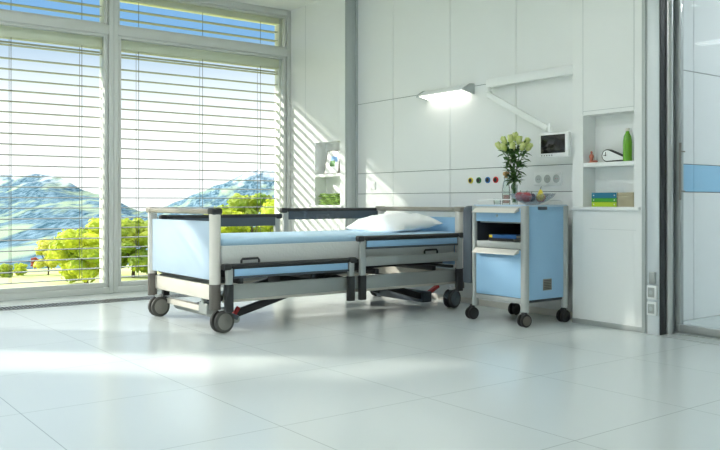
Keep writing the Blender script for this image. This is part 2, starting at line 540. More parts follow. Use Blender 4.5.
# ---- outside venetian blinds
def slat_profile(x, z, w, tilt=0.0, th=.006):
    pts = []
    n = 5
    for i in range(n + 1):
        u = -w / 2 + w * i / n
        zz = .004 * (1 - (2 * u / w) ** 2)
        pts.append((u * math.cos(tilt) - zz * math.sin(tilt), u * math.sin(tilt) + zz * math.cos(tilt)))
    top = [(x + p, z + q + th / 2) for p, q in pts]
    bot = [(x + p, z + q - th / 2) for p, q in pts][::-1]
    return top + bot
def blind(y0, y1, cords, label):
    XB = XO - .075
    o = thing('venetian_blind', label, 'blind', (XB, (y0 + y1) / 2, 0), 'outside venetian blinds')
    s = MB()
    z = .135
    while z < 2.3:
        s.prism([(x, zz) for x, zz in slat_profile(XB, z, .07)], 'y', y0, y1)
        z += .1
    for z in (2.36, 2.385):
        s.prism([(x, zz) for x, zz in slat_profile(XB, z, .07)], 'y', y0, y1)
    for z in (2.645, 2.742, 2.84):
        s.prism([(x, zz) for x, zz in slat_profile(XB, z, .08)], 'y', y0, y1)
    s.build('slats', M['slat'], o, ang=50)
    s = MB()
    s.box(XB - .05, XB + .05, y0 - .03, y1 + .03, 2.43, 2.53, .004)
    for k in range(4):
        s.box(XB - .04 + k * .022, XB - .03 + k * .022, y0, y1, 2.422, 2.43, 0)
    s.box(XB - .05, XB + .05, y0 - .03, y1 + .03, 2.93, 3.0, .004)
    s.build('head_box', M['head'], o)
    for y in (y0 - .025, y1 + .025):
        s = MB(); s.box(XB - .045, XB + .06, y - .018, y + .018, .0, 3.0, .003)
        s.build('guide_rail', M['white'], o)
    for y in cords:
        s = MB()
        s.cyl((XB + .035, y, .135), (XB + .035, y, 2.43), .0028, n=6)
        s.cyl((XB - .035, y, .135), (XB - .035, y, 2.43), .0022, n=6)
        s.cyl((XB + .035, y, 2.64), (XB + .035, y, 2.94), .0028, n=6)
        s.build('ladder_cord', M['cord'], o)
    return o
blind(-.6, 2.765, [-.1, .6, 1.25, 1.916, 2.571], 'white outside venetian blind of the left window')
blind(2.915, 4.80, [3.148, 3.861, 4.574], 'white outside venetian blind of the corner window behind the bed')

# floor grille of the convector
gtop = thing('floor_grille', 'long metal floor grille running under the windows', 'grille', (-7.17, 2, 0))
s = MB(); s.box(-7.27, -7.075, -4.0, 4.88, .0005, .0015, 0); s.build('pit', M['pit'], gtop)
s = MB()
s.box(-7.28, -7.265, -4.0, 4.88, .0005, .006, .001); s.box(-7.085, -7.07, -4.0, 4.88, .0005, .006, .001)
y = -1.0
while y < 4.87:
    s.box(-7.266, -7.084, y, y + .011, .002, .0055, 0)
    y += .032
s.build('bars', M['steel'], gtop, smooth=False)

# ------------------------------------------------------------------ hospital bed
bed = thing('hospital_bed', 'adjustable hospital bed with light blue end panels and half lowered side rails', 'bed', (-5.5, 3.65, 0))
NX, FX = -4.96, -6.03          # near and far post centres
FY, HY = 2.505, 4.80           # footboard, headboard
def oval_post(x, y, z0, z1, rx=.036, ry=.036):
    pts = [(x + rx * math.cos(a) * (abs(math.cos(a)) ** -.3 if abs(math.cos(a)) > 1e-3 else 1), y + ry * math.sin(a)) for a in [2 * PI * k / 24 for k in range(24)]]
    return MB().prism(pts, 'z', z0, z1)
for (y, nm) in ((FY, 'foot'), (HY, 'head')):
    bd = MB()
    bd.box(FX + .02, NX - .02, y - .012, y + .012, .362, .765, .006)
    brd = bd.build('footboard' if nm == 'foot' else 'headboard', M['blue_pale'] if nm == 'foot' else M['blue'], bed)
    for x in (FX, NX):
        r = .038 if x == NX else .02
        p = oval_post(x, y, .335, .815, r, .036).build('post', M['alu_light'], brd)
        oval_post(x, y, .165, .337, r + .001, .037).build('post_foot', M['brown'], brd)
    b_ = MB(); b_.box(FX - .03, NX - .05, y - .032, y + .032, .812, .852, .014, 3); b_.build('top_bar', M['taupe'], brd)
    for x in (FX - .01, NX):
        b_ = MB(); b_.box(x - .045, x + .045, y - .038, y + .038, .81, .856, .014, 3)
        if x == NX and nm == 'foot': b_.build('corner_cap', M['dark'], brd)
        else: b_.build('corner_cap', M['taupe'], brd)
# cross panels under the end boards
for y in (FY + .03, HY - .04):
    b_ = MB(); b_.box(FX - .01, NX - .05, y - .015, y + .015, .218, .322, .006); b_.build('cross_panel', M['cream'], bed)
    b_ = MB(); b_.box(FX - .0, NX - .01, y + .02 if y < 4 else y - .06, y + .06 if y < 4 else y - .02, .34, .362, .003); b_.build('cross_tube', M['dark'], bed)
# casters
def caster(x, y, r, w, yaw, name, parent, tyre, hubm, stem_top, plate):
    R = Matrix.Rotation(yaw, 3, 'Z')
    ax = R @ Vector((1, 0, 0))
    fw = R @ Vector((0, 1, 0))
    cpt = Vector((x, y, r))
    h = MB()
    h.box(-.016 + x, .016 + x, y - .018, y + .018, r * .7, stem_top - .012, .004)
    h.cyl((x, y, stem_top - .02), (x, y, stem_top), .03 if plate else .016, n=20, bev=.002)
    h.cyl(cpt - ax * (w / 2 + .001), cpt + ax * (w / 2 + .001), .01, n=12)
    o = h.build(name, plate or M['dark'], parent)
    for sgn in (-1, 1):
        a = cpt + ax * sgn * (w * .16)
        b2 = cpt + ax * sgn * (w * .5)
        wq = MB()
        wq.cyl(a, b2, r, n=36, bev=min(.008, r * .15))
        wh = wq.build('wheel', tyre, o)
        q = MB(); q.cyl(b2, b2 + ax * sgn * .002, r * .74, n=32, bev=.001); q.cyl(b2, b2 + ax * sgn * .004, r * .26, n=20, bev=.001)
        h2 = q.build('wheel_hub', hubm, o)
    return o
for (x, y, yaw) in ((-4.985, 2.572, .12), (-6.0, 2.545, .1), (-4.985, 4.735, .15), (-6.0, 4.735, .2)):
    caster(x, y, .078, .078, yaw, 'caster', bed, M['tyre'] if y < 4 else M['dark'], M['hub'] if y < 4 else M['slate'], .172, M['chrome'])
# long side boards of the lying frame
for x in (-4.935, -6.03):
    for (y0, y1) in ((2.56, 3.66), (3.66, 4.76)):
        b_ = MB(); b_.box(x - .014, x + .014, y0, y1 - .004, .228, .33, .006); b_.build('side_board', M['board'], bed)
        b_ = MB(); b_.box(x - .03, x - .016, y0, y1 - .004, .205, .228, .003); b_.build('board_lip', M['cream'], bed)
# lying surface platform
b_ = MB()
for k in range(9):
    y0 = 2.62 + k * .232
    b_.box(-5.93, -5.0, y0, y0 + .2, .425, .452, .006)
b_.build('platform', M['slate'], bed)
b_ = MB()
for x in (-5.1, -5.85):
    b_.box(x - .02, x + .02, 2.6, 4.72, .37, .425, .004)
for y in (2.7, 3.3, 3.9, 4.5):
    b_.box(-5.98, -4.95, y - .02, y + .02, .33, .37, .004)
b_.build('lying_frame', M['dark'], bed)
# chassis: lift arms, low cross bars, motors
for x in (-5.2, -5.78):
    b_ = MB(); b_.bar((x, 2.74, .075), (x, 3.62, .30), .05, .05, .006); b_.build('lift_arm', M['dark'], bed)
    b_ = MB(); b_.bar((x - .05, 4.0, .26), (x - .05, 4.62, .075), .05, .055, .006); b_.build('lift_arm', M['dark'], bed)
b_ = MB(); b_.box(-5.85, -5.2, 4.60, 4.70, .03, .12, .008); b_.build('base_beam', M['slate'], bed)
b_ = MB(); b_.cyl((-5.98, 2.69, .08), (-5.0, 2.69, .08), .03, n=20, bev=.004); b_.build('base_beam', M['board'], bed)
b_ = MB(); b_.box(-6.0, -5.38, 2.60, 2.65, .1, .142, .004); part(b_.build('lower_bar', M['cream'], bed), 'cream low cross bar at the foot')
b_ = MB(); b_.box(-5.38, -5.25, 2.585, 2.68, .09, .17, .006); b_.cyl((-5.3, 2.59, .17), (-5.3, 2.59, .22), .02, n=12); b_.build('bracket', M['board'], bed)
b_ = MB(); b_.bar((-5.06, 2.70, .10), (-5.06, 2.74, .155), .022, .03, .006); part(b_.build('brake_pedal', M['red'], bed), 'red brake pedal')
b_ = MB(); b_.bar((-5.3, 4.70, .07), (-5.3, 4.86, .15), .05, .025, .005); part(b_.build('brake_pedal', M['red'], bed), 'red brake pedal')
b_ = MB(); b_.box(-5.62, -5.42, 3.3, 3.75, .25, .33, .015); b_.cyl((-5.52, 3.72, .29), (-5.52, 4.3, .34), .02, n=16); b_.build('lift_motor', M['dark'], bed)
for y in (2.69, 4.66):
    for x in (-4.985, -6.0):
        b_ = MB(); b_.bar((x, y, .09), (x, 2.572 if y < 4 else 4.735, .15), .03, .03, .004); b_.build('caster_link', M['slate'], bed)
# retaining handles at the mattress sides
for x, sg in ((-4.945, 1), (-5.955, -1)):
    for yc in (2.77, 4.46):
        b_ = MB()
        b_.tube([(x, yc - .07, .43), (x, yc - .07, .492), (x, yc - .06, .503), (x, yc + .06, .503), (x, yc + .07, .492), (x, yc + .07, .43)], .008, 10)
        b_.build('mattress_stop', M['dark'], bed)
# side rails
def rail(x, y0, y1, ztop, low, inner_dark, raised, sg):
    """sg=+1: outside faces +X"""
    xo = x + sg * .012
    root = MB()
    root.cyl((x, y0 + .02, ztop - .016), (x, y1 - .02, ztop - .016), .018, n=20)
    r = root.build('side_rail', M['dark'], bed)
    for y in (y0 + .012, y1 - .012):
        q = MB(); q.box(x - .026, x + .026, y - .03, y + .03, ztop - .04, ztop + .004, .012, 3); q.build('end_cap', M['dark'], r)
    q = MB(); q.box(min(x, xo), max(x, xo), y0 + .07, y1 - .06, ztop - .085, ztop - .036, .003)
    q.build('rail_panel', M['blue'], r)
    q = MB(); q.box(x - sg * .014, x - sg * .001, y0 + .06, y1 - .05, ztop - .1, ztop - .02, .003); q.box(min(x, xo + sg * .003), max(x, xo + sg * .003), y0 + .06, y1 - .05, ztop - .1, ztop - .085, .003)
    q.build('rail_backing', M['slate'], r)
    for y in (y0 + .032, y1 - .027):
        q = MB(); q.box(x - .016, x + .016, y - .024, y + .024, .335, ztop - .03, .005); q.build('rail_post', M['alu'], r)
        q = MB(); q.box(x - .019, x + .019, y - .028, y + .028, .15, .337, .005); q.build('post_sleeve', M['dark'], r)
    if low:
        q = MB(); q.box(x - .01, x + .01, y0 + .05, y1 - .05, low[0], low[1], .004); q.build('lower_slat', M['board'], r)
    return r
rail(-4.895, 2.545, 3.63, .475, None, True, False, 1)
rail(-4.895, 3.68, 4.76, .635, (.405, .475), True, True, 1)
rail(-6.07, 2.6, 3.69, .79, (.5, .55), True, False, -1)
rail(-6.07, 3.72, 4.86, .84, (.5, .55), True, True, -1)

# mattress with fitted blue sheet on top
def soft_slab(x0, x1, y0, y1, z0, z1, r, nx=24, ny=44, crown=.012, seed=0, wr=.004):
    """rounded slab as a closed grid"""
    mb = MB()
    b_ = bmesh.new()
    bmesh.ops.create_cube(b_, size=1)
    bmesh.ops.scale(b_, vec=(x1 - x0, y1 - y0, z1 - z0), verts=b_.verts)
    bmesh.ops.bevel(b_, geom=list(b_.edges), offset=r, segments=5, profile=.5, affect='EDGES')
    bmesh.ops.subdivide_edges(b_, edges=[e for e in b_.edges if e.calc_length() > .3], cuts=18, use_grid_fill=True)
    cx, cy, cz = (x0 + x1) / 2, (y0 + y1) / 2, (z0 + z1) / 2
    for v in b_.verts:
        u = v.co.x / (x1 - x0) * 2; t = v.co.y / (y1 - y0) * 2
        if v.co.z > 0:
            v.co.z += crown * (1 - u * u) * (1 - t * t)
            v.co.z += wr * noise.noise(Vector((v.co.x * 5 + seed, v.co.y * 2.2, 3)))
        v.co += Vector((cx, cy, cz))
    return mb._merge(b_)
mt = thing('mattress', 'thick grey mattress with a light blue sheet on the hospital bed', 'mattress', (-5.45, 3.65, .453))
soft_slab(-5.93, -4.972, 2.56, 4.755, 0.454, .600, .012, crown=0, wr=0).build('core', M['mattress'], mt)
part(soft_slab(-5.935, -4.964, 2.555, 4.765, .592, .642, .024, crown=.004, wr=.003).build('fitted_sheet', M['sheet'], mt), 'light blue fitted sheet')

# pillow
def pillow_mesh(c, sx, sy, sz, tilt, seed):
    b_ = bmesh.new()
    n = 34
    grid = {}
    for side in (1, -1):
        for i in range(n + 1):
            for k in range(n + 1):
                u = -1 + 2 * i / n; v = -1 + 2 * k / n
                if side == -1 and (i in (0, n) or k in (0, n)):
                    grid[side, i, k] = grid[1, i, k]; continue
                e = max(0, (1 - abs(u) ** 3.2)) ** .55 * max(0, (1 - abs(v) ** 3.2)) ** .55
                pinch = 1 - .06 * (1 - u * u) * v * v
                pin2 = 1 - .06 * (1 - v * v) * u * u
                z = side * sz * e
                if side == -1: z *= .45
                wr = noise.fractal(Vector((u * 2.2 + seed, v * 2.2, side)), 1, 2, 4) * .016 * e
                wr += .007 * math.sin(9 * (u * .8 + v)) * (1 - e) * e * 2
                p = Vector((u * sx * pin2, v * sy * pinch, z + wr))
                p = Matrix.Rotation(tilt, 3, 'X') @ p
                grid[side, i, k] = b_.verts.new(p + Vector(c))
    for side in (1, -1):
        for i in range(n):
            for k in range(n):
                q = [grid[side, i, k], grid[side, i + 1, k], grid[side, i + 1, k + 1], grid[side, i, k + 1]]
                b_.faces.new(q if side == 1 else q[::-1])
    return MB()._merge(b_)
pl = pillow_mesh((-5.45, 4.465, .686), .37, .26, .105, .10, 2).build('pillow', M['pillow'], origin=(-5.45, 4.33, .66), ang=80)
tag(pl, 'plump white pillow lying at the head of the bed', 'pillow')

# ------------------------------------------------------------------ bedside cabinet
cab = thing('bedside_cabinet', 'tall blue and silver bedside cabinet on casters', 'cabinet', (-4.13, 4.63, 0))
X0, X1, Y0, Y1 = -4.395, -3.865, 4.385, 4.86
q = MB()
q.box(X0 + .02, X0 + .04, Y0 + .02, Y1, .17, .85, .002); q.box(X1 - .05, X1 - .02, Y0 + .03, Y1 - .02, .17, .85, .002)
q.box(X0 + .03, X1 - .03, Y1 - .02, Y1 - .005, .17, .85, .002)
q.build('carcass', M['interior'], cab)
q = MB(); q.box(X1 - .022, X1 - .008, Y0 + .045, Y1 - .04, .19, .868, .004)
sp = q.build('side_panel', M['blue'], cab)
q = MB(); q.box(X0 + .008, X0 + .022, Y0 + .045, Y1 - .04, .19, .868, .004); q.build('side_panel', M['blue'], cab)
for x in (X0 + .016, X1 - .02):
    for y in (Y0 + .02, Y1 - .02):
        rr = .030 if x > -4 else .02
        MBp = oval_post(x, y, .11, .868, rr, .026); MBp.build('corner_post', M['alu'], cab)
q = MB(); q.box(X0 + .005, X1 - .005, Y0 + .01, Y1, .862, .876, .004); q.build('top', M['blue_pale'], cab)
q = MB(); q.box(X0 + .03, X1 - .04, Y0 + .008, Y0 + .025, .848, .864, .002); q.build('top_edge', M['alu'], cab)
q = MB(); q.box(X0 + .03, X1 - .04, Y0 + .01, Y0 + .03, .165, .20, .003); q.box(X0 + .03, X1 - .04, Y1 - .03, Y1 - .01, .165, .20, .003)
q.box(X0 + .025, X1 - .03, Y0 + .02, Y1 - .02, .165, .175, .001); q.build('bottom_rail', M['alu'], cab)
q = MB(); q.box(X0 + .035, X1 - .045, Y0 + .012, Y1 - .03, .556, .604, .003); q.box(X0 + .035, X1 - .045, Y0 + .05, Y1 - .03, .74, .75, .001)
q.build('shelf', M['alu'], cab)
q = MB(); q.box(X0 + .038, X1 - .048, Y0 + .006, Y0 + .03, .752, .85, .003); q.box(X0 + .06, X1 - .07, Y0 + .03, Y1 - .06, .755, .765, .001)
dr = q.build('drawer', M['blue'], cab)
def lip(z, parent):
    q = MB(); q.prism([(Y0 + .008, z + .004), (Y0 + .008, z - .022), (Y0 - .045, z - .036), (Y0 - .05, z - .034), (Y0 - .048, z - .028), (Y0 - .01, z + .002)], 'x', X0 + .046, X1 - .06, .002)
    return q.build('handle', M['alu_light'], parent)
lip(.852, dr)
q = MB(); q.cyl((-4.14, Y0 + .007, .795), (-4.14, Y0 + .0, .795), .009, n=16, bev=.001); q.box(-4.142, -4.138, Y0 - .001, Y0 + .004, .79, .80, 0); q.build('lock', M['strip'], dr)
q = MB(); q.box(X0 + .038, X1 - .048, Y0 + .006, Y0 + .026, .205, .548, .003); dd = q.build('door', M['blue'], cab)
lip(.55, dd)
q = MB(); q.box(X1 - .009, X1 - .004, 4.585, 4.68, .252, .335, .002); v = q.build('vent', M['hub'], cab)
q = MB()
for k in range(6): q.box(X1 - .005, X1 - .002, 4.592, 4.673, .261 + k * .012, .266 + k * .012, 0)
q.build('vent_slats', M['tyre'], v)
# folded table leaf on the left side
q = MB()
prof = [(Y0 + .0, .27), (Y1 - .02, .27), (Y1 - .02, .84), (Y1 - .05, .868), (Y0 + .03, .868), (Y0, .84)]
q.prism(prof, 'x', X0 - .108, X0 - .012, .02); part(q.build('folding_table_leaf', M['slate'], cab), 'slate grey folded table leaf')
for z in (.35, .78):
    q = MB(); q.box(X0 - .014, X0 + .012, 4.55, 4.65, z - .02, z + .02, .003); q.build('hinge', M['alu'], cab)
# gallery rails on the top
q = MB()
q.tube([(X0 + .03, Y0 + .03, .872), (X0 + .03, Y0 + .03, .908), (X0 + .04, Y0 + .03, .914), (-4.03, Y0 + .03, .914), (-4.02, Y0 + .03, .908), (-4.02, Y0 + .03, .872)], .004, 8)
q.build('gallery_rail', M['white'], cab)
q = MB()
q.tube([(X1 - .012, 4.66, .872), (X1 - .012, 4.66, .904), (X1 - .012, 4.67, .91), (X1 - .012, 4.81, .91), (X1 - .012, 4.82, .904), (X1 - .012, 4.82, .872)], .004, 8)
q.build('gallery_rail', M['white'], cab)
q = MB(); q.box(X1 - .013, X1 - .003, 4.53, 4.63, .84, .862, .004); q.build('catch', M['slate'], cab)
for (x, y, yaw) in ((-4.41, 4.40, -.15), (-3.895, 4.41, -.2), (-3.89, 4.835, -.1), (-4.375, 4.835, .1)):
    caster(x, y, .047, .06, yaw, 'caster', cab, M['tyre_black'], M['dark'] if x < -4 or y > 4.5 else M['brown'], .115, None)

# books in the open compartment
def book(name, x0, x1, y0, y1, z0, z1, cover, label, group, yaw=0, cat='book'):
    o = thing(name, label, cat, ((x0 + x1) / 2, (y0 + y1) / 2, z0), group)
    q = MB(); t = .0025
    q.box(x0, x1, y0, y1, z0, z0 + t, .0006, 1); q.box(x0, x1, y0, y1, z1 - t, z1, .0006, 1); q.box(x0, x1, y0, y0 + t, z0, z1, .0008, 1)
    q.build('cover', cover, o)
    q = MB(); q.box(x0 + .003, x1 - .003, y0 + t, y1 - .004, z0 + t, z1 - t, 0); q.build('pages', M['paper'], o)
    o.rotation_euler.z = yaw
    return o
bk = book('book', -4.27, -4.0, 4.44, 4.62, .627, .652, M['b_navy'], 'blue book with yellow spine mark, upper one in the cabinet compartment', 'books in the cabinet compartment')
q = MB(); q.box(-4.268, -4.235, 4.4385, 4.4405, .63, .649, 0)
q.build('spine_mark', M['yellow'], bk)
book('book', -4.28, -4.03, 4.445, 4.63, .6045, .6265, M['ink'], 'dark book lying lowest in the open cabinet compartment', 'books in the cabinet compartment')

# ---- on the cabinet top
ZT = .876
vs = thing('vase', 'narrow clear glass vase holding the cream roses', 'vase', (-4.25, 4.70, ZT))
q = MB(); q.lathe([(0, ZT), (.024, ZT), (.026, ZT + .01), (.023, ZT + .08), (.026, ZT + .155), (.023, ZT + .155), (.02, ZT + .08), (.022, ZT + .014), (0, ZT + .012)], (-4.25, 4.70, 0)); q.build('glass_body', M['vase'], vs)
q = MB(); q.lathe([(0, ZT + .015), (.0205, ZT + .018), (.0185, ZT + .10), (.019, ZT + .13), (0, ZT + .13)], (-4.25, 4.70, 0)); q.build('water', glass_mat('vase_water', (.88, .94, .92), .3), vs)

def P3(px, py, Y):
    F = Vector((-.7985, .602, 0)).normalized(); R = Vector((F.y, -F.x, 0))
    d = R * ((px - 360) / 805) + F + Vector((0, 0, (201.5 - py) / 805))
    return Vector((0, 0, .9)) + d * (Y / d.y)

def leaf(mb, p, d, ln, wd, up=Vector((0, 0, 1))):
    d = d.normalized(); s_ = d.cross(up)
    if s_.length < .1: s_ = d.orthogonal()
    s_.normalize(); nrm = s_.cross(d)
    pts = [(0, 0, 0), (.3, .42, .06), (.6, .5, .08), (1, 0, -.06), (.6, -.5, .08), (.3, -.42, .06)]
    vs = [mb.bm.verts.new(p + d * ln * a + s_ * wd * b2 + nrm * ln * c2) for a, b2, c2 in pts]
    mid = [mb.bm.verts.new(p + d * ln * a) for a in (.3, .6)]
    for f in ((0, 1, 'a'), ('a', 1, 2, 'b'), ('b', 2, 3), (0, 'a', 5), ('a', 'b', 4, 5), ('b', 3, 4)):
        mb.bm.faces.new([mid[0] if k == 'a' else mid[1] if k == 'b' else vs[k] for k in f])
ROSE = [(499.2, 146.5, 4.68, 'leftmost cream rose of the bouquet'), (504, 147.5, 4.64, 'low cream rose second from the left in the bouquet'),
        (504.3, 141, 4.74, 'high cream rose at the upper left of the bouquet'), (510.6, 139.5, 4.70, 'topmost cream rose of the bouquet'),
        (512.5, 146.5, 4.63, 'low cream rose in the middle of the bouquet'), (519, 140.5, 4.70, 'tall cream rose right of the topmost one in the bouquet'),
        (522.5, 147, 4.65, 'low cream rose right of the bouquet middle'), (526.4, 142, 4.75, 'high cream rose at the upper right of the bouquet'),
        (528.6, 147.5, 4.69, 'rightmost cream rose of the bouquet'), (515.2, 137.2, 4.77, 'rear cream bud peeping up behind the bouquet top')]
for i, (px, py, Y, lab) in enumerate(ROSE):
    tip = P3(px, py, Y)
    base = Vector((-4.25 + rnd.uniform(-.01, .01), 4.70 + rnd.uniform(-.01, .01), ZT + .02))
    neck = Vector((-4.25 + rnd.uniform(-.012, .012), 4.70 + rnd.uniform(-.012, .012), ZT + .15))
    o = thing('rose', lab, 'flower', tuple(base), 'cream roses in the vase')
    q = MB()
    pts = []
    for k in range(13):
        t = k / 12
        if t < .45: pts.append(base.lerp(neck, t / .45))
        else:
            u = (t - .45) / .55
            mid = neck + Vector((0, 0, (tip.z - neck.z) * .55)) + (tip - neck) * .15
            pts.append(neck * (1 - u) ** 2 + mid * 2 * u * (1 - u) + (tip - Vector((0, 0, .02))) * u * u)
    q.tube(pts, .0028, 6); q.build('stem', M['rose_stem'], o)
    q = MB()
    ax = (tip - pts[-3]).normalized()
    Rm = Vector((0, 0, 1)).rotation_difference(ax).to_matrix()
    q.lathe([(0, -.034), (.013, -.028), (.017, -.01), (.017, .012), (.012, .03), (.008, .036), (0, .03)], tip, 14, axis=ax)
    for lay, (n_, r_, h_) in enumerate(((4, .019, .038), (5, .0225, .03))):
        for k in range(n_):
            a0 = 2 * PI * k / n_ + lay * .6 + i
            cols = []
            for sj in range(5):
                zz = -.034 + (h_ + .034) * sj / 4
                prof = [.25, .85, 1, .95, 1.05][sj] * r_
                cols.append([tip + Rm @ Vector((prof * math.cos(a0 + da), prof * math.sin(a0 + da), zz - (abs(da) * .006 if sj == 4 else 0))) for da in (-.62, -.3, 0, .3, .62)])
            vv = [[q.bm.verts.new(p) for p in row] for row in cols]
            for a_, b_ in zip(vv, vv[1:]):
                for e in range(4): q.bm.faces.new((a_[e], a_[e + 1], b_[e + 1], b_[e]))
    q.build('bloom', M['bloom'], o, ang=70)
    q = MB()
    for k in range(16):
        t = rnd.uniform(.47, .93)
        idx = t * 12; p = pts[int(idx)].lerp(pts[min(12, int(idx) + 1)], idx % 1)
        out = Vector((p.x + 4.25, p.y - 4.70, 0))
        dv = (out.normalized() * .7 if out.length > .004 else Vector((0, 0, 0))) + Vector((rnd.uniform(-.8, .8), rnd.uniform(-.8, .8), rnd.uniform(-.5, .6)))
        leaf(q, p, dv, rnd.uniform(.05, .10), rnd.uniform(.024, .042))
    for k in range(5):
        a0 = k * 2 * PI / 5
        leaf(q, tip + Rm @ Vector((0, 0, -.024)), Rm @ Vector((math.cos(a0), math.sin(a0), .5)), .024, .009)
    q.build('leaves', M['leaf'], o, ang=60)

bt = thing('bottle', 'clear glass bottle with cork stopper beside the vase', 'bottle', (-4.30, 4.66, ZT))
q = MB(); q.lathe([(0, ZT), (.03, ZT), (.032, ZT + .008), (.032, ZT + .12), (.026, ZT + .16), (.016, ZT + .19), (.016, ZT + .22), (.013, ZT + .22), (.013, ZT + .19), (.023, ZT + .158), (.029, ZT + .12), (.029, ZT + .01), (0, ZT + .008)], (-4.30, 4.66, 0)); q.build('glass_body', M['vase'], bt)
q = MB(); q.lathe([(0, ZT + .205), (.0125, ZT + .205), (.013, ZT + .222), (.022, ZT + .226), (.026, ZT + .238), (.022, ZT + .252), (0, ZT + .258)], (-4.30, 4.66, 0)); part(q.build('stopper', M['wood'], bt), 'brown cork stopper')
q = MB(); q.lathe([(0, ZT + .01), (.0285, ZT + .011), (.0285, ZT + .075), (0, ZT + .076)], (-4.30, 4.66, 0)); q.build('pink_drink', glass_mat('pink_drink', (.80, .62, .60), .3), bt)
tg = MB(); tg.lathe([(0, ZT), (.026, ZT), (.03, ZT + .045), (.028, ZT + .045), (.0245, ZT + .004), (0, ZT + .004)], (-4.27, 4.53, 0))
tag(tg.build('tumbler', M['vase'], origin=(-4.27, 4.53, ZT)), 'small clear tumbler on the cabinet left of the bowl', 'glass')

bw = (-3.985, 4.60)
q = MB()
pf = [(0, ZT), (.05, ZT), (.055, ZT + .004), (.10, ZT + .022), (.15, ZT + .055), (.172, ZT + .082), (.167, ZT + .083), (.146, ZT + .06), (.098, ZT + .027), (.05, ZT + .009), (0, ZT + .008)]
q.lathe(pf, (*bw, 0), 48)
tag(q.build('fruit_bowl', M['bowl'], origin=(*bw, ZT)), 'wide shallow blue glass fruit bowl on the bedside cabinet', 'bowl')
def fruit(name, x, y, z, r, m, lab, cat, pear=False, ry=0):
    o = thing(name, lab, cat, (x, y, z - r), 'fruit in the bowl')
    q = MB()
    if pear:
        q.lathe([(0, -.9 * r), (.5 * r, -.85 * r), (.95 * r, -.3 * r), (.95 * r, .2 * r), (.6 * r, .9 * r), (.42 * r, 1.4 * r), (.2 * r, 1.7 * r), (0, 1.72 * r)], (x, y, z), 22)
    else:
        q.lathe([(0, -.78 * r), (.25 * r, -.9 * r), (.7 * r, -.7 * r), (.98 * r, -.05 * r), (.92 * r, .45 * r), (.55 * r, .85 * r), (.2 * r, .82 * r), (0, .66 * r)], (x, y, z), 22)
    q.build('flesh', m, o, ang=80)
    top = 1.7 * r if pear else .68 * r
    q = MB(); q.tube([(x, y, z + top), (x + .003, y, z + top + .012), (x + .008, y, z + top + .022)], .002, 6); q.build('stalk', M['stem'], o)
    return o
fruit('apple', -4.075, 4.565, ZT + .06, .036, M['apple'], 'small red apple at the left of the fruit bowl', 'apple')
fruit('apple', -3.985, 4.535, ZT + .055, .041, M['apple'], 'large red apple in the middle of the fruit bowl', 'apple')
fruit('plum', -4.03, 4.64, ZT + .055, .034, M['plum'], 'dark plum at the back of the fruit bowl', 'plum')
fruit('apple', -3.93, 4.63, ZT + .05, .036, M['apple'], 'red apple behind the yellow pear in the fruit bowl', 'apple')
fruit('pear', -3.895, 4.585, ZT + .058, .031, M['pear'], 'yellow pear at the right of the fruit bowl', 'pear', True)

# ------------------------------------------------------------------ wall fittings
rl = thing('wall_lamp', 'lit white wall reading lamp above the bed', 'lamp', (-5.3, 5.03, 1.84))
q = MB(); q.prism([(YB, 1.845), (YB, 1.925), (YB - .05, 1.925), (YB - .125, 1.88), (YB - .125, 1.87)], 'x', -5.62, -5.035, .003); q.build('housing', M['white'], rl)
for x in (-5.632, -5.025):
    q = MB(); q.prism([(YB, 1.838), (YB, 1.93), (YB - .05, 1.93), (YB - .13, 1.883), (YB - .13, 1.862)], 'x', x - .011, x + .011, .002); q.build('end_cap', M['strip'], rl)
q = MB(); q.prism([(YB - .012, 1.8445), (YB - .012, 1.842), (YB - .12, 1.8655), (YB - .12, 1.868)], 'x', -5.60, -5.055); part(q.build('diffuser', M['lamp_on'], rl), 'glowing white light diffuser')

hr = thing('equipment_rail', 'white wall rail running from the reading lamp to the pillar', 'rail', (-4.35, 5.0, 1.9))
q = MB(); q.box(-4.80, -3.845, YB - .085, YB - .03, 1.865, 1.935, .006); q.build('rail_beam', M['white'], hr)
q = MB()
for x in (-4.6, -4.0): q.box(x - .03, x + .03, YB - .04, YB, 1.875, 1.925, .003)
q.build('bracket', M['white'], hr)
ma = thing('swivel_boom', 'white diagonal swivel arm hanging from the wall rail', 'monitor support', (-4.74, 4.95, 1.8))
q = MB(); q.cyl((-4.765, 4.955, 1.765), (-4.765, 4.955, 1.865), .016, n=18, bev=.003); q.box(-4.785, -4.745, 4.93, 4.975, 1.80, 1.83, .004); q.build('pivot', M['white'], ma)
q = MB(); q.bar((-4.75, 4.925, 1.80), (-4.075, 4.88, 1.46), .03, .05, .008); q.build('boom', M['white'], ma)
q = MB(); q.cyl((-4.06, 4.88, 1.40), (-4.06, 4.88, 1.50), .014, n=16, bev=.002); q.cyl((-4.015, 4.86, 1.39), (-4.015, 4.86, 1.47), .008, n=12); q.bar((-4.06, 4.88, 1.415), (-4.0, 4.855, 1.415), .02, .02, .003); q.build('end_joint', M['white'], ma)
mo = thing('monitor', 'small white bedside monitor with dark screen on the arm', 'monitor', (-3.99, 4.84, 1.23))
q = MB(); q.box(-4.118, -3.835, 4.825, 4.862, 1.232, 1.424, .012, 3); q.build('case', M['white'], mo)
q = MB(); q.box(-4.095, -3.865, 4.8225, 4.828, 1.266, 1.405, .003); part(q.build('screen', M['screen'], mo), 'dark glossy screen')
q = MB(); q.box(-4.03, -3.98, 4.86, 4.872, 1.38, 1.42, .003); q.build('mount', M['white'], mo)
for k in range(5):
    q = MB(); q.cyl((-4.085 + k * .024, 4.825, 1.25), (-4.085 + k * .024, 4.8225, 1.25), .005, n=10); q.build('button', M['button'], mo)

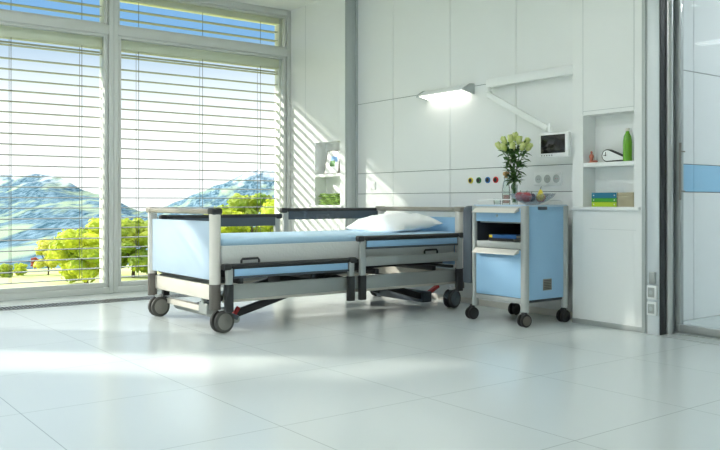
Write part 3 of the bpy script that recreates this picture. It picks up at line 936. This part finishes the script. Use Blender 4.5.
for (x, mm, lab) in ((-5.059, 'gas_y', 'yellow ringed round wall outlet, leftmost of the row'), (-4.961, 'gas_g', 'green ringed round wall outlet between the yellow and blue ones'),
                     (-4.854, 'gas_b', 'blue ringed round wall outlet between the green and red ones'), (-4.761, 'gas_r', 'red ringed round wall outlet nearest the flowers')):
    o = thing('gas_outlet', lab, 'outlet', (x, YB, 1.084), 'round gas outlets on the bedhead wall')
    q = MB(); q.lathe([(.019, 0), (.027, 0), (.027, .008), (.025, .011), (.02, .011), (.019, .008)], (x, YB, 1.084), 24, axis=(0, -1, 0)); q.build('ring', M[mm], o)
    q = MB(); q.lathe([(0, 0), (.0195, 0), (.0195, .009), (.006, .006), (.005, .003), (0, .003)], (x, YB, 1.084), 24, axis=(0, -1, 0)); q.build('port', M['ink'], o)
so = thing('socket_panel', 'pale wall panel with three round sockets under the monitor', 'socket', (-4.2, YB, 1.08))
q = MB(); q.box(-4.335, -4.062, YB - .012, YB, 1.028, 1.130, .003); q.build('plate', M['white'], so)
for k, (mm) in enumerate(('strip', 'board', 'strip')):
    x = -4.288 + k * .09
    q = MB(); q.lathe([(.03, .012), (.033, .0135), (.028, .0135), (.026, .004 + .009), (0, .0125)], (x, YB, 1.079), 26, axis=(0, -1, 0)); s1 = q.build('socket', M[mm], so)
    q = MB()
    for dx in (-.009, .009): q.cyl((x + dx, YB - .0125, 1.079), (x + dx, YB - .0138, 1.079), .003, n=10)
    q.build('socket_hole', M['ink'] if k != 2 else M['red'], so)
sw = thing('light_switch', 'small white wall switch in the sunlit patch above the bed rail', 'switch', (-6.45, YB, 1.05))
q = MB(); q.box(-6.49, -6.41, YB - .01, YB, 1.02, 1.10, .003); q.build('plate', M['white'], sw)
q = MB(); q.box(-6.475, -6.425, YB - .014, YB - .01, 1.035, 1.085, .002); q.build('rocker', M['white'], sw)
for (z0, z1, x0, x1, lab) in ((.344, .422, -3.175, -3.132, 'small grey wall plate, topmost of three by the door'), (.240, .333, -3.19, -3.118, 'grey wall socket in the middle of three by the door'), (.131, .222, -3.19, -3.118, 'grey wall socket, lowest of three by the door')):
    o = thing('wall_socket', lab, 'socket', ((x0 + x1) / 2, 4.86, z0), 'low sockets beside the sliding door')
    q = MB(); q.box(x0, x1, 4.838, 4.8645, z0, z1, .005); q.build('plate', M['board'] if z0 > .3 else M['white'], o)
    if z0 < .3:
        q = MB(); q.box(x0 + .012, x1 - .012, 4.833, 4.841, z0 + .014, z1 - .014, .003); q.build('insert', M['board'], o)
        q = MB(); q.lathe([(0, .001), (.014, .001), (.014, 0)], ((x0 + x1) / 2, 4.833, (z0 + z1) / 2), 18, axis=(0, -1, 0)); q.build('opening', M['strip'], o)

# ------------------------------------------------------------------ niche contents, right
ZS, ZL = 1.184, .862
ck = thing('alarm_clock', 'white teardrop shaped clock with black rim on the right niche shelf', 'clock', (-3.57, 4.95, ZS))
def tear(sc, off):
    cx, cz = -3.565, ZS + .0475
    tip = Vector((-3.41, ZS + .018))
    R0 = .046
    pts = []
    d = tip - Vector((cx, cz)); L0 = d.length; a0 = math.atan2(d.y, d.x); be = math.acos(min(1, (R0 - .012) / L0))
    n = 22
    for k in range(n + 1):
        a = a0 + be + (2 * PI - 2 * be) * k / n
        pts.append((cx + (R0 + off) * math.cos(a), cz + (R0 + off) * math.sin(a)))
    for k in range(7):
        a = a0 - be + 2 * be * k / 6
        pts.append((tip.x + (.012 + off) * math.cos(a), tip.y + (.012 + off) * math.sin(a)))
    return [(x, max(z, ZS + .0005 + (0 if off == 0 else -off))) for x, z in pts]
q = MB(); q.prism(tear(1, 0), 'y', 4.92, 4.965, .002); q.build('rim', M['ink'], ck)
q = MB(); q.prism(tear(1, -.0075), 'y', 4.9165, 4.924, .001); q.build('dial', M['white'], ck)
q = MB(); q.bar((-3.575, 4.9155, ZS + .049), (-3.575, 4.9155, ZS + .074), .004, .002, 0, up=(0, 1, 0)); q.bar((-3.575, 4.9155, ZS + .049), (-3.593, 4.9155, ZS + .047), .004, .002, 0, up=(0, 1, 0)); q.cyl((-3.575, 4.917, ZS + .049), (-3.575, 4.914, ZS + .049), .005, n=12)
q.build('hands', M['ink'], ck)
fg = thing('figurine', 'small copper figurine standing left of the clock', 'figurine', (-3.735, 4.94, ZS))
q = MB(); q.lathe([(0, 0), (.022, 0), (.024, .005), (.014, .012), (.013, .03), (.018, .045), (.015, .058), (.006, .068), (.009, .078), (.006, .086), (0, .088)], (-3.715, 4.94, ZS), 20); q.build('body', M['copper'], fg)
q = MB(); q.ball((-3.68, 4.935, ZS + .01), .016, (1.5, .9, .6), 2); q.build('foot', M['copper'], fg)
gb = thing('bottle', 'slim green bottle on the right niche shelf', 'bottle', (-3.43, 4.93, ZS))
q = MB(); q.lathe([(0, ZS), (.029, ZS), (.031, ZS + .005), (.031, ZS + .14), (.026, ZS + .175), (.014, ZS + .2), (.012, ZS + .212), (0, ZS + .212)], (-3.398, 4.925, 0), 28); q.build('body', M['green_gloss'], gb)
q = MB(); q.lathe([(0, ZS + .212), (.011, ZS + .212), (.015, ZS + .222), (.012, ZS + .232), (0, ZS + .233)], (-3.398, 4.925, 0), 20); q.build('cap', M['alu_light'], gb)
wb2 = thing('bottle', 'white bottle half hidden behind the green one', 'bottle', (-3.455, 4.992, ZS))
q = MB(); q.lathe([(0, ZS), (.027, ZS), (.029, ZS + .005), (.029, ZS + .15), (.024, ZS + .185), (.013, ZS + .21), (.011, ZS + .222), (0, ZS + .222)], (-3.425, 4.99, 0), 28); q.build('body', M['white'], wb2)
q = MB(); q.lathe([(0, ZS + .222), (.011, ZS + .222), (.013, ZS + .235), (0, ZS + .24)], (-3.425, 4.99, 0), 20); q.build('cap', M['white'], wb2)
for (z0, z1, mm, lab) in ((ZL, ZL + .034, 'b_lime', 'lime yellow book, lowest of the stack in the right niche'), (ZL + .0345, ZL + .062, 'b_green', 'green book, middle of the stack in the right niche'), (ZL + .0625, ZL + .102, 'b_teal', 'teal blue book on top of the stack in the right niche')):
    o = book('book', -3.688, -3.475, 4.905, 5.02, z0, z1, M[mm], lab, 'books stacked in the right niche')
    q = MB()
    for x in (-3.67, -3.492): q.cyl((x, 4.9055, (z0 + z1) / 2), (x, 4.9042, (z0 + z1) / 2), .005, n=12)
    q.build('spine_dot', M['white'], o)
bx = thing('storage_box', 'beige box beside the book stack in the right niche', 'box', (-3.4, 4.96, ZL))
q = MB(); q.box(-3.468, -3.335, 4.905, 5.02, ZL, ZL + .088, .003); q.build('body', M['beige'], bx)
q = MB(); q.box(-3.469, -3.334, 4.903, 5.021, ZL + .078, ZL + .102, .003); q.build('lid', M['beige'], bx)

# niche contents, left
ZS2 = 1.194
pf_ = thing('picture_frame', 'white framed landscape picture on the left niche shelf', 'picture', (-7.05, 4.97, ZS2))
R = Matrix.Rotation(math.radians(-8), 3, 'X') @ Matrix.Rotation(math.radians(4), 3, 'Z')
def tilt_box(x0, x1, y0, y1, z0, z1, bev=.002):
    q = MB(); q.box(x0, x1, y0, y1, z0, z1, bev)
    bmesh.ops.rotate(q.bm, verts=q.bm.verts, cent=(0, 0, 0), matrix=Matrix.Rotation(math.radians(-9), 3, 'X'))
    bmesh.ops.translate(q.bm, verts=q.bm.verts, vec=(-7.06, 4.955, ZS2 + .002))
    return q
tilt_box(-.145, .105, -.007, .007, 0, .25).build('mat_board', M['white'], pf_)
q = MB()
for a in ((-.152, -.142, 0, .258), (.102, .112, 0, .258)):
    q._merge(tilt_box(a[0], a[1], -.01, .01, a[2], a[3]).bm)
for a in ((-.152, .112, -.0, .01), (-.152, .112, .248, .258)):
    q._merge(tilt_box(a[0], a[1], -.01, .01, a[2], a[3]).bm)
q.build('frame', M['hub'], pf_)
tilt_box(-.06, .07, -.0085, -.0072, .13, .19, 0).build('picture_sky', M['photo_sky'], pf_)
tilt_box(-.06, .03, -.0092, -.0086, .08, .145, 0).build('picture_meadow', M['photo_green'], pf_)
def towel(x0, x1, y0, y1, z0, z1, seed, lab):
    o = thing('towel', lab, 'towel', ((x0 + x1) / 2, (y0 + y1) / 2, z0), 'folded towels in the left niche')
    q = MB(); h = (z1 - z0) / 2
    for k in range(2):
        b_ = bmesh.new(); bmesh.ops.create_cube(b_, size=1)
        bmesh.ops.scale(b_, vec=(x1 - x0 - .045 * k, y1 - y0 - .02 * k, h * .84), verts=b_.verts)
        bmesh.ops.bevel(b_, geom=list(b_.edges), offset=h * .49, segments=4, profile=.5, affect='EDGES')
        bmesh.ops.subdivide_edges(b_, edges=[e for e in b_.edges if e.calc_length() > .08], cuts=6, use_grid_fill=True)
        for v in b_.verts:
            n_ = noise.noise_vector(Vector((v.co.x * 14 + seed, v.co.y * 14, v.co.z * 20 + k)))
            v.co += Vector((n_.x * .006, n_.y * .004, n_.z * .005))
            v.co += Vector(((x0 + x1) / 2, (y0 + y1) / 2, z0 + h * (k + .5)))
        q._merge(b_)
    q.build('folded_cloth', M['towel'], o, ang=80)
towel(-7.245, -6.86, 4.89, 5.01, ZL + .001, ZL + .042, 1, 'bright green folded towel, lowest of the stack in the left niche')
towel(-7.225, -6.85, 4.893, 5.012, ZL + .043, ZL + .084, 5, 'bright green folded towel, middle of the stack in the left niche')
towel(-7.25, -6.88, 4.89, 5.01, ZL + .085, ZL + .125, 9, 'bright green folded towel on top of the stack in the left niche')

# ------------------------------------------------------------------ outside
GZ = -4.5
Fv = Vector((-.7985, .602, 0)).normalized(); Rv = Vector((Fv.y, -Fv.x, 0))
def at(px, D, z):
    p = (Fv + Rv * ((px - 360) / 805)) * D
    return Vector((p.x, p.y, z))
m, nt, b = newmat('meadow_grass')
L = nt.links
tc = nt.nodes.new('ShaderNodeTexCoord')
n1 = nt.nodes.new('ShaderNodeTexNoise'); n1.inputs['Scale'].default_value = .25; n1.inputs['Detail'].default_value = 8
L.new(tc.outputs['Object'], n1.inputs['Vector'])
r = nt.nodes.new('ShaderNodeValToRGB')
r.color_ramp.elements[0].position = .3; r.color_ramp.elements[0].color = lin((152, 164, 96))
r.color_ramp.elements[1].position = .72; r.color_ramp.elements[1].color = lin((186, 190, 132))
L.new(n1.outputs['Fac'], r.inputs['Fac']); L.new(r.outputs['Color'], b.inputs['Base Color'])
b.inputs['Roughness'].default_value = .95
M['grass'] = m
q = MB()
nx, ny = 40, 90
vv = {}
for i in range(nx + 1):
    for k in range(ny + 1):
        y = -70 + 240 * k / ny
        xe = -70 + 5 * noise.noise(Vector((y * .05, 0, 1)))
        x = -8.0 + (xe + 8.0) * i / nx
        z = GZ + .25 * noise.noise(Vector((x * .08, y * .08, 0))) - (.0 if i < nx - 2 else (i - nx + 2) * .8)
        vv[i, k] = q.bm.verts.new((x, y, z))
for i in range(nx):
    for k in range(ny):
        q.bm.faces.new((vv[i, k], vv[i + 1, k], vv[i + 1, k + 1], vv[i, k + 1]))
tag(q.build('ground_meadow', M['grass'], ang=180), 'bright green meadow below the window', 'ground', kind='structure')

# hills and mountains: a real height field reaching 3 km
SKY = [(-700, 185), (-300, 178), (-80, 181), (0, 176), (31, 172), (53, 176), (78, 186), (103, 193), (124, 204), (140, 212), (160, 208), (185, 196), (206, 187), (230, 176), (253, 167), (275, 168), (300, 174), (345, 190), (420, 180), (800, 190)]
def interp(T, x):
    if x <= T[0][0]: return T[0][1]
    for (a, u), (c_, v) in zip(T, T[1:]):
        if x <= c_: return u + (v - u) * (x - a) / (c_ - a)
    return T[-1][1]
q = MB()
NA, NR = 330, 130
vv = {}
for i in range(NA + 1):
    px = -600 + 1200 * i / NA
    sk = interp(SKY, px)
    for k in range(NR + 1):
        t = k / NR
        D = 62 * (3600 / 62) ** t
        if px < 112:
            prof = [(60, 290), (90, 286), (300, 279), (450, 272), (620, 247), (720, 252), (950, 246), (1180, 226), (1300, 230), (1600, 224), (2050, 203 + (sk - 176) * .3), (2200, 206 + (sk - 176) * .3), (2500, 200 + (sk - 176) * .5), (3000, sk), (3600, sk + 25)]
        else:
            prof = [(60, 290), (90, 286), (300, 279), (450, 272), (620, 250), (720, 254), (950, 246), (1180, 226), (1300, 230), (2100, 221), (2300, 213), (2450, max(sk + 14, 205)), (3000, sk), (3600, sk + 25)]
        y = interp(prof, D)
        z = .9 + (201.5 - y) / 805 * D
        p = at(px, D, 0)
        amp = D * .0065 * min(1, D / 500)
        z += amp * (noise.fractal(Vector((p.x / 260, p.y / 260, 0)), .9, 2, 6) + .5 * noise.ridged_multi_fractal(Vector((p.x / 420, p.y / 420, 3)), 1, 2, 5, 1, 2) - .6)
        vv[i, k] = q.bm.verts.new((p.x, p.y, z))
for i in range(NA):
    for k in range(NR):
        q.bm.faces.new((vv[i, k], vv[i + 1, k], vv[i + 1, k + 1], vv[i, k + 1]))
m, nt, b = newmat('hazed_forest_mountains')
L = nt.links
tc = nt.nodes.new('ShaderNodeTexCoord')
n1 = nt.nodes.new('ShaderNodeTexNoise'); n1.inputs['Scale'].default_value = .13; n1.inputs['Detail'].default_value = 6
n2 = nt.nodes.new('ShaderNodeTexNoise'); n2.inputs['Scale'].default_value = .02; n2.inputs['Detail'].default_value = 7
sp = nt.nodes.new('ShaderNodeSeparateXYZ')
def dotn(v):
    d_ = nt.nodes.new('ShaderNodeVectorMath'); d_.operation = 'DOT_PRODUCT'; d_.inputs[1].default_value = v
    L.new(tc.outputs['Object'], d_.inputs[0]); return d_.outputs['Value']
cb = nt.nodes.new('ShaderNodeCombineXYZ')
L.new(dotn((Rv.x, Rv.y, 0)), cb.inputs[0]); L.new(dotn((Fv.x * .16, Fv.y * .16, 0)), cb.inputs[1]); L.new(dotn((0, 0, 1)), cb.inputs[2])
L.new(cb.outputs[0], n1.inputs['Vector']); L.new(cb.outputs[0], n2.inputs['Vector']); L.new(tc.outputs['Object'], sp.inputs[0])
r1 = nt.nodes.new('ShaderNodeValToRGB')          # forest mottling, distance haze mixed in as a paler bluish tint
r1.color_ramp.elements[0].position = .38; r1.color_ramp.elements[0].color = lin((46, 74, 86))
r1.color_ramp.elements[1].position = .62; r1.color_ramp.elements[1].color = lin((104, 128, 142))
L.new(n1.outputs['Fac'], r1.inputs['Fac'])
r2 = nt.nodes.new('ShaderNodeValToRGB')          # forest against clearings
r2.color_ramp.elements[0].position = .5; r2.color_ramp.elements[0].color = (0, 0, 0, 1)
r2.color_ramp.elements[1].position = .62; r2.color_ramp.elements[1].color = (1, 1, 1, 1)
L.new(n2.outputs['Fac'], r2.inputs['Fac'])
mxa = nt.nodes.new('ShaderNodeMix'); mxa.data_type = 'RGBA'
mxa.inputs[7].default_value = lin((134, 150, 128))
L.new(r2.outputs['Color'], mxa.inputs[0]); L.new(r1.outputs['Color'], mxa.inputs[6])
hz = math_node(nt, 'MULTIPLY_ADD', n2.outputs['Fac'], 160, sp.outputs['Z'])
hs = nt.nodes.new('ShaderNodeMapRange'); hs.inputs['From Min'].default_value = 135; hs.inputs['From Max'].default_value = 200
L.new(hz, hs.inputs['Value'])
n3 = nt.nodes.new('ShaderNodeTexNoise'); n3.inputs['Scale'].default_value = .045; n3.inputs['Detail'].default_value = 8
L.new(cb.outputs[0], n3.inputs['Vector'])
rs = nt.nodes.new('ShaderNodeValToRGB')
rs.color_ramp.elements[0].position = .42; rs.color_ramp.elements[0].color = (.1, .1, .1, 1)
rs.color_ramp.elements[1].position = .55; rs.color_ramp.elements[1].color = (1, 1, 1, 1)
L.new(n3.outputs['Fac'], rs.inputs['Fac'])
sm = math_node(nt, 'MULTIPLY', hs.outputs['Result'], rs.outputs['Color'])
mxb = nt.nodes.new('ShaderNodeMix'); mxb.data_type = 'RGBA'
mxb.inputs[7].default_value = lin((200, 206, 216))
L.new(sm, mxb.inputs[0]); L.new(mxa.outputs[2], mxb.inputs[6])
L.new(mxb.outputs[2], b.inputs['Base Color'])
b.inputs['Roughness'].default_value = 1
b.inputs['Specular IOR Level'].default_value = 0
M['hills'] = m
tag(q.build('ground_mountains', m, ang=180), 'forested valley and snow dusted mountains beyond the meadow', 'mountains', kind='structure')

FOL = {'bright': leaf_mat('bright_foliage', (140, 166, 30), (216, 220, 62), .8, .35),
       'yellow': leaf_mat('yellow_foliage', (186, 190, 66), (222, 218, 100), .9, .35),
       'deep': leaf_mat('deep_foliage', (108, 142, 34), (180, 190, 56), .8, .35),
       'red': leaf_mat('red_foliage', (150, 62, 46), (186, 98, 70), .9, .3)}
def tree(name, px, D, w, h, zb, kind, lab, cat, seed, trunk=.25, nleaf=2600, ls=.16):
    base = at(px, D, GZ + .0)
    o = thing(name, lab, cat, tuple(base), 'trees and shrubs on the meadow')
    r_ = random.Random(seed)
    q = MB()
    q.tube([base - Vector((0, 0, .3)), base + Vector((.05, .03, h * .25)), base + Vector((-.08, .05, h * .6))], .1, 8, rr=[.035 * w, .025 * w, .012 * w])
    for k in range(5):
        a = r_.uniform(0, 2 * PI)
        q.tube([base + Vector((0, 0, h * .22)), base + Vector((math.cos(a) * w * .18, math.sin(a) * w * .18, h * .5)), base + Vector((math.cos(a) * w * .33, math.sin(a) * w * .33, h * .66))], .05, 6, rr=[.014 * w, .01 * w, .004 * w])
    q.build('trunk', M['bark'], o)
    lumps = []
    for k in range(26):
        a = r_.uniform(0, 2 * PI); rr = math.sqrt(r_.random()) * .36 * w
        zz = r_.uniform(zb + .12 * (h - zb), h - .14 * (h - zb))
        s = math.sqrt(max(.15, 1 - ((zz - (zb + h) * .46) / ((h - zb) * .56)) ** 2))
        lumps.append((base + Vector((math.cos(a) * rr * s, math.sin(a) * rr * s, zz)), r_.uniform(.13, .2) * w))
    q = MB()
    for k in range(nleaf):
        c_, rad = lumps[k % len(lumps)]
        d = Vector((r_.gauss(0, 1), r_.gauss(0, 1), r_.gauss(0, 1) + .25)).normalized()
        p = c_ + Vector((d.x, d.y, d.z * .8)) * rad * r_.uniform(.75, 1.06)
        n_ = (d + Vector((r_.uniform(-.7, .7), r_.uniform(-.7, .7), r_.uniform(-.4, .9)))).normalized()
        u = n_.orthogonal().normalized(); v_ = n_.cross(u)
        a = r_.uniform(0, 2 * PI); u, v_ = u * math.cos(a) + v_ * math.sin(a), v_ * math.cos(a) - u * math.sin(a)
        s = ls * r_.uniform(.7, 1.4)
        q.bm.faces.new([q.bm.verts.new(p + x_) for x_ in (-u * s, -v_ * s * .6 + n_ * s * .15, u * s, v_ * s * .6 + n_ * s * .15)])
    for c_, rad in lumps:
        b_ = bmesh.new(); bmesh.ops.create_icosphere(b_, subdivisions=3, radius=rad * .86)
        for v in b_.verts:
            v.co *= 1 + .22 * noise.noise(v.co * (3.2 / rad) + Vector((seed, 0, 0)))
            v.co.z *= .8; v.co += c_
        q._merge(b_)
    q.build('foliage', FOL[kind], o, smooth=False)
    return o
tree('tree', 86, 52, 4.5, 4.35, .25, 'bright', 'large yellow green round tree in the left window', 'tree', 1)
tree('tree', 133, 57, 4.4, 4.1, .2, 'deep', 'bushy green tree seen between the window frames and the bed', 'tree', 2)
tree('tree', 48, 58, 2.2, 2.75, .55, 'yellow', 'pale yellow green small tree left of the large one', 'tree', 3, nleaf=1400, ls=.12)
tree('shrub', 34.5, 63, .7, 1.1, .15, 'red', 'small red leaved shrub on the meadow', 'shrub', 4, nleaf=600, ls=.07)
tree('shrub', 4, 57, 1.4, .95, .05, 'deep', 'low green shrub at the left picture edge', 'shrub', 5, nleaf=800, ls=.09)
tree('shrub', 20, 58, 1.1, .95, .05, 'bright', 'low green shrub in front of the red one', 'shrub', 6, nleaf=700, ls=.09)
tree('tree', 226, 46, 3.6, 5.6, .6, 'bright', 'tall leafy tree above the footboard corner', 'tree', 7)
tree('tree', 252, 53, 3.9, 6.3, .6, 'deep', 'tall leafy tree in the middle behind the bed', 'tree', 8)
tree('tree', 276, 46, 3.4, 5.9, .6, 'bright', 'tall leafy tree next to the corner window jamb', 'tree', 9)

# ------------------------------------------------------------------ light
SUN_DIR = Vector((1, 1.04, -.62)).normalized()
sl = bpy.data.lights.new('sun', 'SUN')
sl.energy = 9.5
sl.angle = math.radians(2.0)
sl.color = (1, .94, .84)
so_ = bpy.data.objects.new('sun', sl)
so_.rotation_euler = SUN_DIR.to_track_quat('-Z', 'Y').to_euler()
so_.location = (-20, -15, 14)
COL.objects.link(so_)

W = bpy.data.worlds.new('sky')
S.world = W
W.use_nodes = True
nt = W.node_tree
L = nt.links
bg = nt.nodes['Background']
tc = nt.nodes.new('ShaderNodeTexCoord')
sp = nt.nodes.new('ShaderNodeSeparateXYZ')
L.new(tc.outputs['Generated'], sp.inputs[0])
nz = nt.nodes.new('ShaderNodeTexNoise'); nz.inputs['Scale'].default_value = 4; nz.inputs['Detail'].default_value = 6
mp = nt.nodes.new('ShaderNodeMapping'); mp.inputs['Scale'].default_value = (1, 1, 4)
L.new(tc.outputs['Generated'], mp.inputs['Vector']); L.new(mp.outputs['Vector'], nz.inputs['Vector'])
wob = math_node(nt, 'MULTIPLY_ADD', nz.outputs['Fac'], .03, -.015)
el = math_node(nt, 'ADD', sp.outputs['Z'], wob)
r = nt.nodes.new('ShaderNodeValToRGB')
E_ = r.color_ramp.elements
stops = [(0, (1, 1, 1)), (.09, (1, 1, 1)), (.15, (.80, .90, 1)), (.178, (.62, .80, 1)), (.2, (.30, .60, 1)), (.27, (.27, .55, 1)), (.42, (.7, .82, 1)), (.6, (1, 1, 1))]
E_[0].position = 0; E_[0].color = (1, 1, 1, 1)
E_[1].position = 1; E_[1].color = (1, 1, 1, 1)
for p_, c_ in stops[1:]:
    e = E_.new(p_); e.color = c_ + (1,)
L.new(el, r.inputs['Fac'])
r2 = nt.nodes.new('ShaderNodeValToRGB')
E2 = r2.color_ramp.elements
E2[0].position = 0; E2[0].color = (.4, .4, .4, 1)
E2[1].position = 1; E2[1].color = (1, 1, 1, 1)
for p_, v in ((.1, .4), (.15, .34), (.19, .26), (.3, .3), (.45, .8), (.65, 1)):
    e = E2.new(p_); e.color = (v, v, v, 1)
L.new(el, r2.inputs['Fac'])
mxs = nt.nodes.new('ShaderNodeMix'); mxs.data_type = 'RGBA'; mxs.blend_type = 'MULTIPLY'; mxs.inputs[0].default_value = 1
L.new(r.outputs['Color'], mxs.inputs[6]); L.new(r2.outputs['Color'], mxs.inputs[7])
L.new(mxs.outputs[2], bg.inputs['Color'])
bg.inputs['Strength'].default_value = 3.0

# ------------------------------------------------------------------ camera
cam = bpy.data.cameras.new('camera')
cam.sensor_width = 36
cam.lens = 36 * 805 / 720
cam.shift_y = -23.5 / 720
cam.clip_start = .05
cam.clip_end = 8000
co = bpy.data.objects.new('camera', cam)
co.location = (0, 0, .9)
co.rotation_euler = (PI / 2, 0, math.atan2(.7985, .602))
COL.objects.link(co)
S.camera = co
S.view_settings.view_transform = 'Standard'
S.view_settings.look = 'None'
S.view_settings.gamma = 1
S.view_settings.use_curve_mapping = False
S.view_settings.exposure = 0.12
cy_ = S.cycles
cy_.max_bounces = 14
cy_.diffuse_bounces = 10
cy_.glossy_bounces = 5
cy_.transparent_max_bounces = 16
cy_.caustics_reflective = False
cy_.caustics_refractive = False
cy_.use_denoising = True
cy_.sample_clamp_indirect = 8
